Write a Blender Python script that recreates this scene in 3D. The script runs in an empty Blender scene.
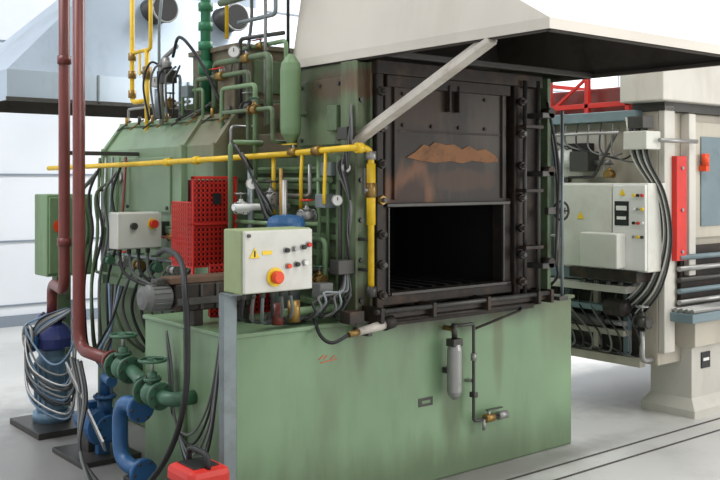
import bpy, bmesh, math, random
from mathutils import Vector, Matrix
random.seed(7)
S=bpy.context.scene
COL=bpy.context.collection
try:
    S.view_settings.view_transform='Standard'
except Exception: pass

# ---------------------------------------------------------------- materials
def L(c):
    return tuple(((x/255)/12.92 if x/255<=.04045 else ((x/255+.055)/1.055)**2.4) for x in c)
def mat(name,rgb,rough=.5,metal=0.0,dirt=.25,dcol=(60,50,40),scale=4.0,stains_shade=(),bump=.0,streak=False,var=.12,sn=1.3):
    m=bpy.data.materials.new(name); m.use_nodes=True
    nt=m.node_tree; N=nt.nodes; K=nt.links; b=N['Principled BSDF']
    b.inputs['Roughness'].default_value=rough; b.inputs['Metallic'].default_value=metal
    tc=N.new('ShaderNodeTexCoord'); mp=N.new('ShaderNodeMapping'); K.new(tc.outputs['Object'],mp.inputs[0])
    if streak: mp.inputs['Scale'].default_value=(1,1,.22)
    n=N.new('ShaderNodeTexNoise'); n.inputs['Scale'].default_value=scale; n.inputs['Detail'].default_value=9; n.inputs['Roughness'].default_value=.68
    K.new(mp.outputs[0],n.inputs['Vector'])
    n2=N.new('ShaderNodeTexNoise'); n2.inputs['Scale'].default_value=scale*.45; n2.inputs['Detail'].default_value=4
    K.new(tc.outputs['Object'],n2.inputs['Vector'])
    base=L(rgb)
    r1=N.new('ShaderNodeValToRGB'); r1.color_ramp.elements[0].position=.3; r1.color_ramp.elements[1].position=.7
    r1.color_ramp.elements[0].color=(*[x*(1-var) for x in base],1); r1.color_ramp.elements[1].color=(*[min(1,x*(1+var)) for x in base],1)
    K.new(n2.outputs[0],r1.inputs[0])
    r2=N.new('ShaderNodeValToRGB'); r2.color_ramp.elements[0].position=.50; r2.color_ramp.elements[1].position=.74
    r2.color_ramp.elements[0].color=(0,0,0,1); r2.color_ramp.elements[1].color=(dirt,dirt,dirt,1)
    K.new(n.outputs[0],r2.inputs[0])
    mx=N.new('ShaderNodeMixRGB'); K.new(r2.outputs[0],mx.inputs[0]); K.new(r1.outputs[0],mx.inputs[1]); mx.inputs[2].default_value=(*L(dcol),1)
    cur=mx.outputs[0]
    for (cen,rad,sc,st) in stains_shade:
        sub=N.new('ShaderNodeVectorMath'); sub.operation='SUBTRACT'; K.new(tc.outputs['Object'],sub.inputs[0]); sub.inputs[1].default_value=cen
        dv=N.new('ShaderNodeVectorMath'); dv.operation='DIVIDE'; K.new(sub.outputs[0],dv.inputs[0]); dv.inputs[1].default_value=rad
        ln=N.new('ShaderNodeVectorMath'); ln.operation='LENGTH'; K.new(dv.outputs[0],ln.inputs[0])
        nz=N.new('ShaderNodeTexNoise'); nz.inputs['Scale'].default_value=9; nz.inputs['Detail'].default_value=7; K.new(mp.outputs[0],nz.inputs['Vector'])
        ad=N.new('ShaderNodeMath'); ad.operation='MULTIPLY_ADD'; K.new(nz.outputs[0],ad.inputs[0]); ad.inputs[1].default_value=sn; K.new(ln.outputs['Value'],ad.inputs[2])
        mr=N.new('ShaderNodeMapRange'); mr.interpolation_type='SMOOTHSTEP'; K.new(ad.outputs[0],mr.inputs[0])
        soft=.4 if sn>1 else .9
        mr.inputs[1].default_value=1.5-soft/2+(sn-1.3)*.5; mr.inputs[2].default_value=1.5+soft/2+(sn-1.3)*.5; mr.inputs[3].default_value=st; mr.inputs[4].default_value=0
        m2=N.new('ShaderNodeMixRGB'); K.new(mr.outputs[0],m2.inputs[0]); K.new(cur,m2.inputs[1]); m2.inputs[2].default_value=(*L(sc),1); cur=m2.outputs[0]
    K.new(cur,b.inputs['Base Color'])
    if bump:
        bp=N.new('ShaderNodeBump'); bp.inputs['Strength'].default_value=bump; bp.inputs['Distance'].default_value=.01
        K.new(n.outputs[0],bp.inputs['Height']); K.new(bp.outputs[0],b.inputs['Normal'])
    return m

M={}
M['tank']=mat('green_tank_paint',(118,146,112),.36,0,.5,(92,104,78),3,bump=.06,streak=True,sn=.8,stains_shade=[
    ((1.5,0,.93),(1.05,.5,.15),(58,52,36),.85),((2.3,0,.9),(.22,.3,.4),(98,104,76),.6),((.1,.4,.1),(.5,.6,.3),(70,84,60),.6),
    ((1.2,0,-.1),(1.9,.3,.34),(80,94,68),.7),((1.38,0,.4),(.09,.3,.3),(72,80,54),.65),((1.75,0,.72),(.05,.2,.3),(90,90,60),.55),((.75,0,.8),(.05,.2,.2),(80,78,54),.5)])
M['green']=mat('green_machine_paint',(112,140,102),.48,0,.65,(72,70,48),5,bump=.12,streak=True)
M['greend']=mat('green_dirty_paint',(92,112,82),.55,0,.8,(64,52,38),7,bump=.15)
M['body']=mat('green_body_paint',(126,150,120),.42,0,.6,(92,90,68),4,bump=.1,streak=True,sn=.8,stains_shade=[((.55,1.0,1.95),(.4,.45,.3),(110,94,70),.75),((.5,2.7,1.3),(.3,.3,.9),(76,90,62),.5)])
M['chamber']=mat('sooted_green_chamber',(104,120,90),.6,0,.85,(56,48,36),6,bump=.2,streak=True,stains_shade=[
    ((1.45,0,1.6),(.72,.4,.95),(34,29,25),.97),((.78,.1,2.08),(.14,.35,.09),(110,66,52),.6),((.8,.0,.98),(.12,.2,.12),(60,48,30),.7),((.73,.35,2.1),(.1,.4,.2),(56,50,38),.5)])
M['soot']=mat('soot_black_steel',(42,37,33),.55,.3,.9,(86,66,50),9,bump=.3)
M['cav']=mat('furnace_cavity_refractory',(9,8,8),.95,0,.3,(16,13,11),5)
M['door']=mat('burnt_door_plate',(42,37,33),.55,.2,.9,(82,66,52),7,bump=.4,streak=True,stains_shade=[
    ((1.06,0,1.50),(.24,.3,.20),(116,78,52),.8),((1.04,0,1.49),(.16,.2,.14),(50,34,26),.95),((1.65,0,1.95),(.25,.3,.3),(72,66,60),.6),((1.1,0,2.0),(.3,.3,.15),(64,50,40),.75),((1.4,0,1.6),(.3,.3,.08),(74,54,40),.7)])
M['char']=mat('charred_orange_scale',(136,92,56),.7,0,.9,(62,42,30),14,bump=.5)
M['hood']=mat('hood_beige_paint',(198,192,181),.4,0,.3,(158,146,126),2,streak=True,sn=.8,stains_shade=[((2.1,-.9,2.5),(.08,.3,.3),(160,128,90),.45)])
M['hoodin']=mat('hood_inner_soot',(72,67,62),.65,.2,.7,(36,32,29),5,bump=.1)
M['hood2']=mat('galvanised_sheet',(170,184,198),.30,.35,.5,(118,128,140),2,streak=True)
M['beam']=mat('beige_bar_paint',(194,188,178),.5,0,.5,(120,100,80),8)
M['yellow']=mat('yellow_gas_pipe_paint',(228,188,34),.4,0,.4,(140,110,30),14)
M['redpipe']=mat('oxide_red_pipe_paint',(112,52,46),.36,0,.45,(70,38,34),8)
M['red']=mat('red_paint',(200,44,34),.42,0,.3,(136,34,26),8)
M['redd']=mat('dark_red_hole_shade',(70,18,16),.6,0,.3,(40,12,10),8)
M['blue']=mat('blue_pump_paint',(44,92,140),.4,0,.4,(38,54,72),10)
M['lblue']=mat('pale_blue_paint',(100,130,152),.45,0,.5,(66,80,90),10)
M['navy']=mat('blue_violet_casting',(58,68,128),.45,0,.35,(38,38,76),10)
M['teal']=mat('green_valve_paint',(62,102,78),.4,0,.5,(44,58,44),12)
M['gpipe']=mat('bright_green_pipe_paint',(48,122,84),.4,0,.35,(44,70,50),12)
M['steel']=mat('grey_steel',(154,154,152),.35,.5,.4,(96,88,78),9)
M['dsteel']=mat('dark_steel',(70,69,66),.42,.4,.5,(42,38,34),9)
M['galv']=mat('galvanised_post',(126,136,138),.4,.4,.5,(88,90,86),8)
M['brass']=mat('brass_fitting',(150,120,66),.38,.6,.5,(76,62,40),12)
M['black']=mat('black_rubber',(28,28,30),.5,0,.2,(52,50,48),10)
M['cable']=mat('grey_cable',(100,102,100),.5,0,.2,(56,56,54),10)
M['bhose']=mat('blue_grey_hose',(110,134,158),.5,0,.2,(70,84,96),10)
M['box']=mat('cabinet_light_grey',(202,202,194),.4,0,.3,(160,150,130),5)
M['boxside']=mat('cabinet_olive_side',(150,164,120),.45,0,.3,(110,110,80),5)
M['white']=mat('white_enamel',(220,220,216),.35,0,.1,(170,165,155),5)
M['m2']=mat('machine_beige_paint',(176,170,156),.45,0,.55,(134,120,98),4,bump=.05,streak=True)
M['m2l']=mat('machine_light_paint',(194,191,182),.45,0,.4,(148,138,120),4,streak=True)
M['bgrey']=mat('blue_grey_frame',(108,126,132),.45,0,.4,(78,84,86),6)
M['orange']=mat('orange_red_plastic',(226,74,30),.35,0,.05,(160,50,20),5)
M['sticker']=mat('yellow_sticker',(236,200,40),.4,0,.05,(180,150,30),5)
M['rusty']=mat('rusty_furnace_sheet',(112,108,88),.6,.1,.9,(100,68,46),5,bump=.25,streak=True)
M['browntop']=mat('rusted_brown_steel',(96,74,58),.6,.2,.7,(52,44,38),9,bump=.2)
M['wall']=mat('wall_panel_white',(224,228,233),.5,0,.06,(204,208,214),1)
M['seam']=mat('wall_seam_grey',(128,138,150),.6,0,.1,(116,122,130),2)
M['ceil']=mat('ceiling_grey',(190,192,194),.8,0,.1,(160,160,160),1)
M['floor']=mat('concrete_floor',(196,196,193),.38,0,.55,(150,148,143),1.6,bump=.05,var=.1,sn=.6,stains_shade=[
    ((.0,1.2,0),(1.5,2.1,1),(112,110,108),.8),((1.5,-.1,0),(1.4,.16,1),(112,110,104),.7),((4.2,.8,0),(1.2,.9,1),(120,118,112),.7),((-.4,-.2,0),(.7,.7,1),(116,114,110),.7)])  # patch under the right machine is painted shadow, the rest darker patches
M['groove']=mat('floor_groove',(76,72,68),.8,.1,.3,(56,52,48),6)

# ---------------------------------------------------------------- builders
def empty(name,parent=None):
    e=bpy.data.objects.new(name,None); COL.objects.link(e); e.empty_display_size=.1
    if parent: e.parent=parent
    return e
def link(name,me,m,parent):
    o=bpy.data.objects.new(name,me); COL.objects.link(o)
    if m is not None: me.materials.append(M[m] if isinstance(m,str) else m)
    if parent: o.parent=parent
    return o
def bevel(bm,w):
    if w>0: bmesh.ops.bevel(bm,geom=bm.edges[:],offset=w,segments=2,affect='EDGES',profile=.5)
def box(name,x0,x1,y0,y1,z0,z1,m,parent=None,bv=.004):
    bm=bmesh.new(); bmesh.ops.create_cube(bm,size=1)
    bmesh.ops.scale(bm,vec=(x1-x0,y1-y0,z1-z0),verts=bm.verts)
    bv=min(bv,.3*min(abs(x1-x0),abs(y1-y0),abs(z1-z0))); bevel(bm,bv)
    bmesh.ops.translate(bm,vec=Vector(((x0+x1)/2,(y0+y1)/2,(z0+z1)/2)),verts=bm.verts)
    me=bpy.data.meshes.new(name); bm.to_mesh(me); bm.free(); return link(name,me,m,parent)
def frame_to(d):
    d=Vector(d).normalized(); return d.to_track_quat('Z','Y').to_matrix()
def cyl(name,p,q,r,m,parent=None,r2=None,seg=20,bv=.0):
    p=Vector(p);q=Vector(q);d=q-p
    bm=bmesh.new(); bmesh.ops.create_cone(bm,cap_ends=True,segments=seg,radius1=r,radius2=r if r2 is None else r2,depth=d.length)
    for f in bm.faces: f.smooth=len(f.verts)==4
    if bv: bmesh.ops.bevel(bm,geom=[e for e in bm.edges if any(len(f.verts)>4 for f in e.link_faces)],offset=bv,segments=2,affect='EDGES')
    bmesh.ops.transform(bm,matrix=Matrix.Translation((p+q)/2)@frame_to(d).to_4x4(),verts=bm.verts)
    me=bpy.data.meshes.new(name); bm.to_mesh(me); bm.free(); return link(name,me,m,parent)
def lathe(name,p,d,prof,m,parent=None,seg=24):
    R=frame_to(d); p=Vector(p); vs=[];fs=[]
    for (r,h) in prof:
        for i in range(seg):
            a=2*math.pi*i/seg; vs.append(p+R@Vector((r*math.cos(a),r*math.sin(a),h)))
    for j in range(len(prof)-1):
        for i in range(seg):
            fs.append((j*seg+i,j*seg+(i+1)%seg,(j+1)*seg+(i+1)%seg,(j+1)*seg+i))
    fs.append(tuple(range(seg))[::-1]); fs.append(tuple((len(prof)-1)*seg+i for i in range(seg)))
    me=bpy.data.meshes.new(name); me.from_pydata(vs,[],fs)
    return link(name,me,m,parent)
def beamto(name,p,q,w,h,m,parent=None,up=(0,0,1)):
    p=Vector(p);q=Vector(q);d=(q-p); z=d.normalized(); x=Vector(up).cross(z).normalized(); y=z.cross(x)
    R=Matrix((x,y,z)).transposed()
    bm=bmesh.new(); bmesh.ops.create_cube(bm,size=1); bmesh.ops.scale(bm,vec=(w,h,d.length),verts=bm.verts); bevel(bm,min(w,h)*.1)
    bmesh.ops.transform(bm,matrix=Matrix.Translation((p+q)/2)@R.to_4x4(),verts=bm.verts)
    me=bpy.data.meshes.new(name); bm.to_mesh(me); bm.free(); return link(name,me,m,parent)
def fillet(pts,f):
    pts=[Vector(p) for p in pts]; out=[pts[0]]
    for i in range(1,len(pts)-1):
        a,b,c=pts[i-1],pts[i],pts[i+1]
        fa=min(f,(a-b).length*.49); fc=min(f,(c-b).length*.49)
        p0=b+(a-b).normalized()*fa; p1=b+(c-b).normalized()*fc
        for k in range(7):
            t=k/6; out.append(p0*(1-t)**2+b*2*t*(1-t)+p1*t*t)
    out.append(pts[-1]); return out
def catmull(pts,n=8):
    P=[Vector(p) for p in pts]; P=[P[0]*2-P[1]]+P+[P[-1]*2-P[-2]]; out=[]
    for i in range(1,len(P)-2):
        for k in range(n):
            t=k/n; a,b,c,d=P[i-1],P[i],P[i+1],P[i+2]
            out.append(.5*((2*b)+(c-a)*t+(2*a-5*b+4*c-d)*t*t+(3*b-a-3*c+d)*t**3))
    out.append(P[-2]); return out
def sweep(name,path,r,m,parent=None,seg=12):
    path=[p for i,p in enumerate(path) if i==0 or (p-path[i-1]).length>1e-5]
    T=[]
    for i in range(len(path)):
        a=path[max(0,i-1)]; b=path[min(len(path)-1,i+1)]; T.append((b-a).normalized())
    x=T[0].orthogonal().normalized(); vs=[];fs=[]
    for i,p in enumerate(path):
        x=(x-T[i]*x.dot(T[i])).normalized(); y=T[i].cross(x)
        for k in range(seg):
            a=2*math.pi*k/seg; vs.append(p+(x*math.cos(a)+y*math.sin(a))*r)
    for j in range(len(path)-1):
        for i in range(seg): fs.append((j*seg+i,j*seg+(i+1)%seg,(j+1)*seg+(i+1)%seg,(j+1)*seg+i))
    fs.append(tuple(range(seg))[::-1]); fs.append(tuple((len(path)-1)*seg+i for i in range(seg)))
    me=bpy.data.meshes.new(name); me.from_pydata(vs,[],fs)
    for f in me.polygons: f.use_smooth=len(f.vertices)==4
    return link(name,me,m,parent)
def pipe(name,pts,r,m,parent=None,f=None): return sweep(name,fillet(pts,f if f else r*2.5),r,m,parent)
def hose(name,pts,r,m,parent=None): return sweep(name,catmull(pts),r,m,parent,8)
def poly(name,vs,fs,m,parent=None):
    me=bpy.data.meshes.new(name); me.from_pydata(vs,[],fs); 
    bm=bmesh.new(); bm.from_mesh(me); bmesh.ops.recalc_face_normals(bm,faces=bm.faces); bm.to_mesh(me); bm.free()
    return link(name,me,m,parent)
def torus(name,c,d,R,r,m,parent=None):
    Q=frame_to(d); c=Vector(c); pts=[c+Q@Vector((R*math.cos(2*math.pi*i/24),R*math.sin(2*math.pi*i/24),0)) for i in range(25)]
    return sweep(name,pts,r,m,parent,8)
def handwheel(name,c,d,R,m,parent):
    torus(name+'_rim',c,d,R,R*.13,m,parent); Q=frame_to(d); c=Vector(c)
    for i in range(2):
        a=math.pi*i/2; v=Q@Vector((R*math.cos(a),R*math.sin(a),0)); cyl(name+'_spoke_%d'%i,c-v,c+v,R*.09,m,parent,seg=8)
    cyl(name+'_hub',c-Vector(d)*R*.2,c+Vector(d)*R*.2,R*.22,m,parent,seg=12)
def flange(name,c,d,R,t,m,parent):
    c=Vector(c);d=Vector(d).normalized(); cyl(name,c-d*t/2,c+d*t/2,R,m,parent,bv=t*.15)
    Q=frame_to(d)
    for i in range(6):
        a=2*math.pi*i/6; v=Q@Vector((R*.78*math.cos(a),R*.78*math.sin(a),0)); cyl(name+'_bolt_%d'%i,c+v-d*t*.9,c+v+d*t*.9,R*.1,'dsteel',parent,seg=6)
def valve(name,c,axis,s,m,parent,wheel=True,wm='teal'):
    c=Vector(c);a=Vector(axis).normalized()
    lathe(name+'_body',c-a*s*1.1,a,[(s*.45,0),(s*.5,s*.3),(s*.8,s*.8),(s*.85,s*1.1),(s*.8,s*1.4),(s*.5,s*1.9),(s*.45,s*2.2)],m,parent)
    flange(name+'_flange_a',c-a*s*1.1,a,s*.95,s*.3,m,parent); flange(name+'_flange_b',c+a*s*1.1,a,s*.95,s*.3,m,parent)
    cyl(name+'_bonnet',c+Vector((0,0,s*.5)),c+Vector((0,0,s*1.5)),s*.45,m,parent,r2=s*.3)
    flange(name+'_bonnet_flange',c+Vector((0,0,s*1.0)),(0,0,1),s*.62,s*.22,m,parent)
    cyl(name+'_stem',c+Vector((0,0,s*1.4)),c+Vector((0,0,s*2.4)),s*.12,'steel',parent,seg=10)
    if wheel: handwheel(name+'_handwheel',c+Vector((0,0,s*2.3)),(0,0,1),s*.9,wm,parent)
def gauge(name,c,d,R,parent):
    c=Vector(c);d=Vector(d).normalized(); cyl(name+'_case',c-d*R*.5,c,R,'steel',parent); cyl(name+'_dial',c,c+d*.003,R*.85,'white',parent)
    beamto(name+'_needle',c+d*.005,c+d*.005+Vector((0,0,R*.6)),.004,.003,'black',parent,up=d)
def ballvalve(name,c,axis,r,hm,parent):
    c=Vector(c);a=Vector(axis).normalized()
    cyl(name+'_body',c-a*r*2,c+a*r*2,r*1.5,'brass',parent,seg=6); cyl(name+'_stem',c,c+Vector((0,0,r*2.6)) if abs(a.z)<.5 else c+Vector((-r*2.6,0,0)),r*.5,'steel',parent,seg=8)
    p=c+(Vector((0,0,r*2.6)) if abs(a.z)<.5 else Vector((-r*2.6,0,0))); beamto(name+'_lever',p-a*r,p+a*r*6,r*1.2,r*.35,hm,parent,up=(0,0,1) if abs(a.z)<.5 else (1,0,0))
def lattice(name,o,u,v,nu,nv,w,m,parent):
    o=Vector(o);u=Vector(u);v=Vector(v);n=u.cross(v).normalized(); vs=[];fs=[]
    def bar(a,b,side):
        s=side.normalized()*w/2; i=len(vs)
        for k in (-1,1):
            for q,sg in ((a,-1),(a,1),(b,1),(b,-1)): vs.append(q+s*sg+n*k*.003)
        fs.extend([(i,i+1,i+2,i+3),(i+7,i+6,i+5,i+4),(i,i+4,i+5,i+1),(i+1,i+5,i+6,i+2),(i+2,i+6,i+7,i+3),(i+3,i+7,i+4,i)])
    for i in range(nu+1): bar(o+u*i/nu,o+u*i/nu+v,u)
    for i in range(nv+1): bar(o+v*i/nv,o+v*i/nv+u,v)
    return poly(name,vs,fs,m,parent)

# ---------------------------------------------------------------- room
box('floor',-7,22,-7,6.8,-.1,0,'floor',bv=0)
box('wall_back',-7,22,6.8,7.0,0,7,'wall',bv=0)
box('wall_right',22,22.2,-7,7,0,7,'wall',bv=0)
box('ceiling',-7,22,-7,7,7,7.2,'ceil',bv=0)
tr=empty('trim_1')
for i,z in enumerate([.22,.92,1.65,2.38,3.1,3.8,4.5]):
    box('seam_%d'%i,-7,22,6.785,6.802,z,z+.02,'seam',tr,bv=0)
for i in range(8):
    box('seam_v_%d'%i,-5.0+3.45*i,-4.97+3.45*i,6.785,6.802,0,7,'seam',tr,bv=0)
box('baseboard_back',-7,22,6.77,6.8,0,.12,'seam',bv=0)
gr=empty('floor_rail_channel')
for i,(y,w) in enumerate([(-.24,.016),(-.40,.016),(-1.25,.012)]):
    box('groove_%d'%i,.6,12,y,y+w,.0005,.003,'groove',gr,bv=0)
gr2=empty('floor_rail_channel')
for i,y in enumerate([3.9,4.05,4.9,5.05]): box('groove_%d'%i,-7,-.1,y,y+.025,.0005,.003,'groove',gr2,bv=0)

# ---------------------------------------------------------------- furnace
F=empty('industrial_furnace')
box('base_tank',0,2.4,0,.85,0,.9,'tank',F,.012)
box('base_tank_rear',.55,2.4,.85,2.7,0,.9,'greend',F,.01)
box('tank_top_rim_front',-.012,2.412,-.012,.03,.885,.905,'tank',F,.004)
box('tank_top_rim_side',-.012,.03,.03,.85,.885,.905,'tank',F,.004)
box('tank_skid',.02,2.38,.02,.83,-.0,.02,'dsteel',F,.002)
box('tank_side_gusset',-.02,.0,.40,.43,.02,.885,'tank',F,.003)
# chamber with real opening
box('chamber_left_wall',.73,.90,.05,.52,.9,2.195,'chamber',F,.006)
box('chamber_right_wall',1.80,2.14,.05,.95,.9,2.195,'chamber',F,.006)
box('chamber_head',.90,1.80,.05,.52,1.48,2.195,'chamber',F,.006)
box('chamber_sill',.90,1.80,.05,.95,.9,1.0,'chamber',F,.006)
box('chamber_left_lower',.73,.89,.52,1.0,.9,1.72,'greend',F,.006)
box('chamber_top_lower',.89,1.80,.52,1.0,1.48,1.72,'greend',F,.006)
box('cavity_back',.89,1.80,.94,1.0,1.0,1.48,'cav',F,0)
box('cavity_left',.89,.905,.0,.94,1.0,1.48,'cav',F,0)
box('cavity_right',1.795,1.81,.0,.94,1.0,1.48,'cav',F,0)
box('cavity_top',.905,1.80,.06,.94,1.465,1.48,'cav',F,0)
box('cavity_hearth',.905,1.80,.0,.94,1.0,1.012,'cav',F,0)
for i in range(9):
    box('hearth_rib_%d'%i,.95+.1*i,.98+.1*i,.12,.9,1.012,1.025,'cav',F,.002)
# opening frame
box('mouth_frame_left',.855,.905,-.03,.05,.985,1.5,'soot',F,.006)
box('mouth_frame_right',1.750,1.82,-.03,.05,.985,1.5,'soot',F,.006)
box('mouth_frame_bottom',.855,1.82,-.04,.05,.965,1.02,'soot',F,.006)
box('mouth_sill_step',.88,1.79,-.06,.02,1.02,1.032,'soot',F,.003)
box('mouth_edge_left',.898,.906,-.042,-.028,1.02,1.47,'dsteel',F,.001)
box('mouth_edge_right',1.746,1.756,-.042,-.028,1.02,1.47,'dsteel',F,.001)
box('mouth_edge_bottom',.9,1.75,-.066,-.058,1.018,1.032,'dsteel',F,.001)
# door
box('door_plate',.88,1.78,-.035,.05,1.475,2.10,'door',F,.008)
box('door_lip',.875,1.785,-.06,-.02,1.463,1.482,'dsteel',F,.004)
box('door_top_bar',.875,1.785,-.06,-.03,2.07,2.13,'soot',F,.004)
for i,x in enumerate([.93,1.73]): box('door_stiffener_%d'%i,x,x+.02,-.05,-.03,1.5,2.08,'door',F,.004)
box('door_seam',.95,1.73,-.04,-.03,1.845,1.855,'soot',F,.001)
for i,(x,z) in enumerate([(1.0,1.88),(1.2,1.88),(1.4,1.88),(1.6,1.88),(1.0,2.04),(1.6,2.04)]): cyl('door_rivet_%d'%i,(x,-.045,z),(x,-.035,z),.010,'soot',F,seg=8)
box('door_hook_l',1.30,1.315,-.07,-.03,1.96,2.1,'soot',F); box('door_hook_r',1.37,1.385,-.07,-.03,1.96,2.1,'soot',F)
# torn strip of burnt scale above the mouth (jagged outline)
top=[(1.02,1.715),(1.08,1.745),(1.14,1.785),(1.18,1.775),(1.22,1.80),(1.30,1.785),(1.36,1.79),(1.42,1.765),(1.47,1.785),(1.54,1.76),(1.60,1.77),(1.66,1.745),(1.70,1.72)]
bot=[(1.70,1.70),(1.60,1.695),(1.50,1.705),(1.42,1.69),(1.33,1.70),(1.22,1.69),(1.12,1.70)]
o=top+bot; k=len(o)
poly('door_burnt_scale',[(x,-.0365,z) for x,z in o]+[(x,-.041,z) for x,z in o],[tuple(range(k)),tuple(range(k,2*k))]+[(i,(i+1)%k,k+(i+1)%k,k+i) for i in range(k)],'char',F)
for i,x in enumerate([.81,1.825]):
    box('door_guide_%d'%i,x,x+.045,-.055,.05,.93,2.19,'soot',F,.006)
box('lintel_beam',.80,2.05,-.07,.05,2.13,2.2,'soot',F,.006)
# columns
box('column_left',.70,.80,.0,.06,.9,2.19,'chamber',F,.006)
box('column_left_flange',.695,.71,-.03,.09,.9,2.19,'chamber',F,.003)
box('column_left_flange_b',.79,.805,-.03,.06,.9,2.19,'chamber',F,.003)
for i,z in enumerate([1.0,1.2,1.4,1.6,1.8,2.0]): cyl('column_bolt_%d'%i,(.75,-.012,z),(.75,.0,z),.012,'dsteel',F,seg=6)
box('column_right',1.88,2.12,.0,.06,.9,2.19,'soot',F,.006)
box('column_right_flange',2.09,2.12,-.07,.05,.9,2.19,'greend',F,.003)
# sill and rods
box('front_ledge',.76,2.06,-.11,.05,.915,.945,'soot',F,.004)
box('front_apron',.80,2.02,-.03,.01,.86,.92,'soot',F,.004)
cyl('door_rail_rod',(.74,-.13,.955),(2.06,-.13,.955),.013,'dsteel',F)
cyl('lower_rod',(.78,-.1,.90),(1.95,-.1,.90),.01,'soot',F)
for i,x in enumerate([.77,1.12,1.52,1.93,2.04]):
    box('rod_bracket_%d'%i,x-.012,x+.012,-.15,0,.9,.975,'soot',F,.003)
for i,(x,y) in enumerate([(1.87,-.09),(1.95,-.12)]):
    cyl('guide_rod_%d'%i,(x,y,.90),(x,y,2.16),.012,'dsteel',F)
for i,z in enumerate([1.03,1.18,1.33,1.5,1.68,1.86,2.04]):
    for s,x in (('l',.815),('r',1.845)):
        cyl('clamp_bolt_%s_%d'%(s,i),(x,-.12,z),(x,-.03,z),.012,'dsteel' if i%2 else 'soot',F,seg=10)
        cyl('clamp_nut_%s_%d'%(s,i),(x,-.10,z),(x,-.075,z),.024,'brass' if (s=='l' and i==3) else 'soot',F,seg=6)
    if i%2: box('right_clip_%d'%i,1.83,1.98,-.135,-.06,z+.03,z+.05,'soot',F,.003)
for i,z in enumerate([1.1,1.62,1.95]):
    box('right_bracket_%d'%i,1.93,2.03,-.17,-.05,z,z+.03,'dsteel',F,.003)
    cyl('right_roller_%d'%i,(2.01,-.17,z+.03),(2.01,-.10,z+.03),.03,'soot',F)
cyl('right_pull_rod',(2.16,-.12,.92),(2.16,-.12,2.0),.010,'galv',F); handwheel('right_latch_wheel',(2.2,-.08,1.42),(1,0,0),.055,'dsteel',F); box('right_latch_arm',2.06,2.22,-.10,-.07,1.40,1.44,'dsteel',F)
box('right_rod_foot',2.10,2.18,-.15,.0,.905,.93,'dsteel',F)
hose('chain_loose',[(2.05,-.1,2.05),(2.10,-.14,1.7),(2.14,-.1,1.4),(2.10,-.12,1.1)],.008,'black',F)
for i in range(3): hose('right_cable_%d'%i,[(2.2,.0,1.9),(2.22+.02*i,-.03,1.6),(2.2,-.05,1.25-.05*i),(2.24,.0,1.0),(2.2,.2,.91)],.008,['black','cable','black'][i],F)
# ribbed side
for i in range(9):
    z=.955+.085*i
    box('side_rib_%d'%i,.68,.735,.09,.97,z,z+.032,'green',F,.006)
box('side_backing',.722,.732,.06,1.0,.9,1.72,'greend',F,.0)
for i,y in enumerate([.06,.97]): box('side_post_%d'%i,.67,.735,y,y+.04,.9,1.72,'green',F,.004)
box('upper_side_panel',.715,.73,.1,.48,1.78,2.12,'chamber',F,.004)
for i,(y,z) in enumerate([(.13,1.81),(.45,1.81),(.13,2.09),(.45,2.09),(.29,2.09)]): cyl('panel_bolt_%d'%i,(.705,y,z),(.716,y,z),.011,'dsteel',F,seg=6)
box('side_hinge_block',.69,.73,.12,.2,1.85,1.98,'greend',F,.004)
# rear body
pr=[(.5,.9),(.5,1.80),(.62,1.96),(2.1,1.96),(2.2,1.85),(2.2,.9)]
def ring(y,s=0): return [(x+(s if x<1 else -s),y,z-(s if z>1.5 else 0)) for x,z in pr]
vs=ring(.95)+ring(2.45)+ring(2.72,.14); n=6
fs=[tuple(range(n)),tuple(2*n+i for i in range(n))]
for j in range(2):
    for i in range(n): fs.append((j*n+i,j*n+(i+1)%n,(j+1)*n+(i+1)%n,(j+1)*n+i))
poly('rear_body',vs,fs,'body',F)
for i,y in enumerate([.95,1.32,2.42]):
    box('body_rib_%d'%i,.465,.505,y,y+.03,.9,1.81,'body',F,.004)
    beamto('body_rib_slant_%d'%i,(.485,y+.015,1.79),(.615,y+.015,1.965),.03,.035,'body',F,up=(0,1,0))
box('body_waist_band',.47,.505,.95,2.45,1.28,1.32,'body',F,.004)
box('body_top_angle',.60,.64,.95,2.45,1.955,1.985,'body',F,.004)
for i in range(8):
    y=1.0+.19*i
    cyl('body_clamp_%d'%i,(.60,y,1.97),(.60,y,2.02),.013,'brass' if i%3 else 'dsteel',F,seg=8)
    beamto('body_clamp_arm_%d'%i,(.63,y,2.0),(.54,y+.02,1.93),.018,.010,'dsteel' if i%2 else 'brass',F)
box('body_hatch',.485,.502,1.5,2.1,1.40,1.74,'body',F,.006)
for i,(y,z) in enumerate([(1.53,1.43),(2.07,1.43),(1.53,1.71),(2.07,1.71)]): cyl('hatch_bolt_%d'%i,(.475,y,z),(.49,y,z),.012,'dsteel',F,seg=6)
box('rear_flue_box',.75,1.5,1.15,1.7,1.96,2.4,'rusty',F,.01)
box('rear_flue_flange',.72,1.53,1.12,1.73,2.05,2.08,'greend',F,.004)
box('rear_flue_cap',.73,1.52,1.13,1.72,2.38,2.41,'rusty',F,.004)
box('flue_access',.85,1.1,1.13,1.15,2.12,2.32,'greend',F,.006)
box('pilot_box',.62,.72,.98,1.14,1.97,2.2,'rusty',F,.006)
box('gap_cover',.72,1.9,.55,.94,1.72,1.86,'rusty',F,.01); box('gap_cover_b',.9,1.9,.6,1.1,1.86,2.05,'rusty',F,.01)
lathe('gas_bottle',(.62,.42,1.84),(0,0,1),[(.012,-.06),(.03,-.03),(.05,.0),(.055,.03),(.055,.33),(.05,.37),(.03,.4),(.012,.42)],'green',F)
pipe('bottle_bracket',[(.62,.42,1.95),(.75,.42,1.95)],.015,'greend',F)

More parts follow.
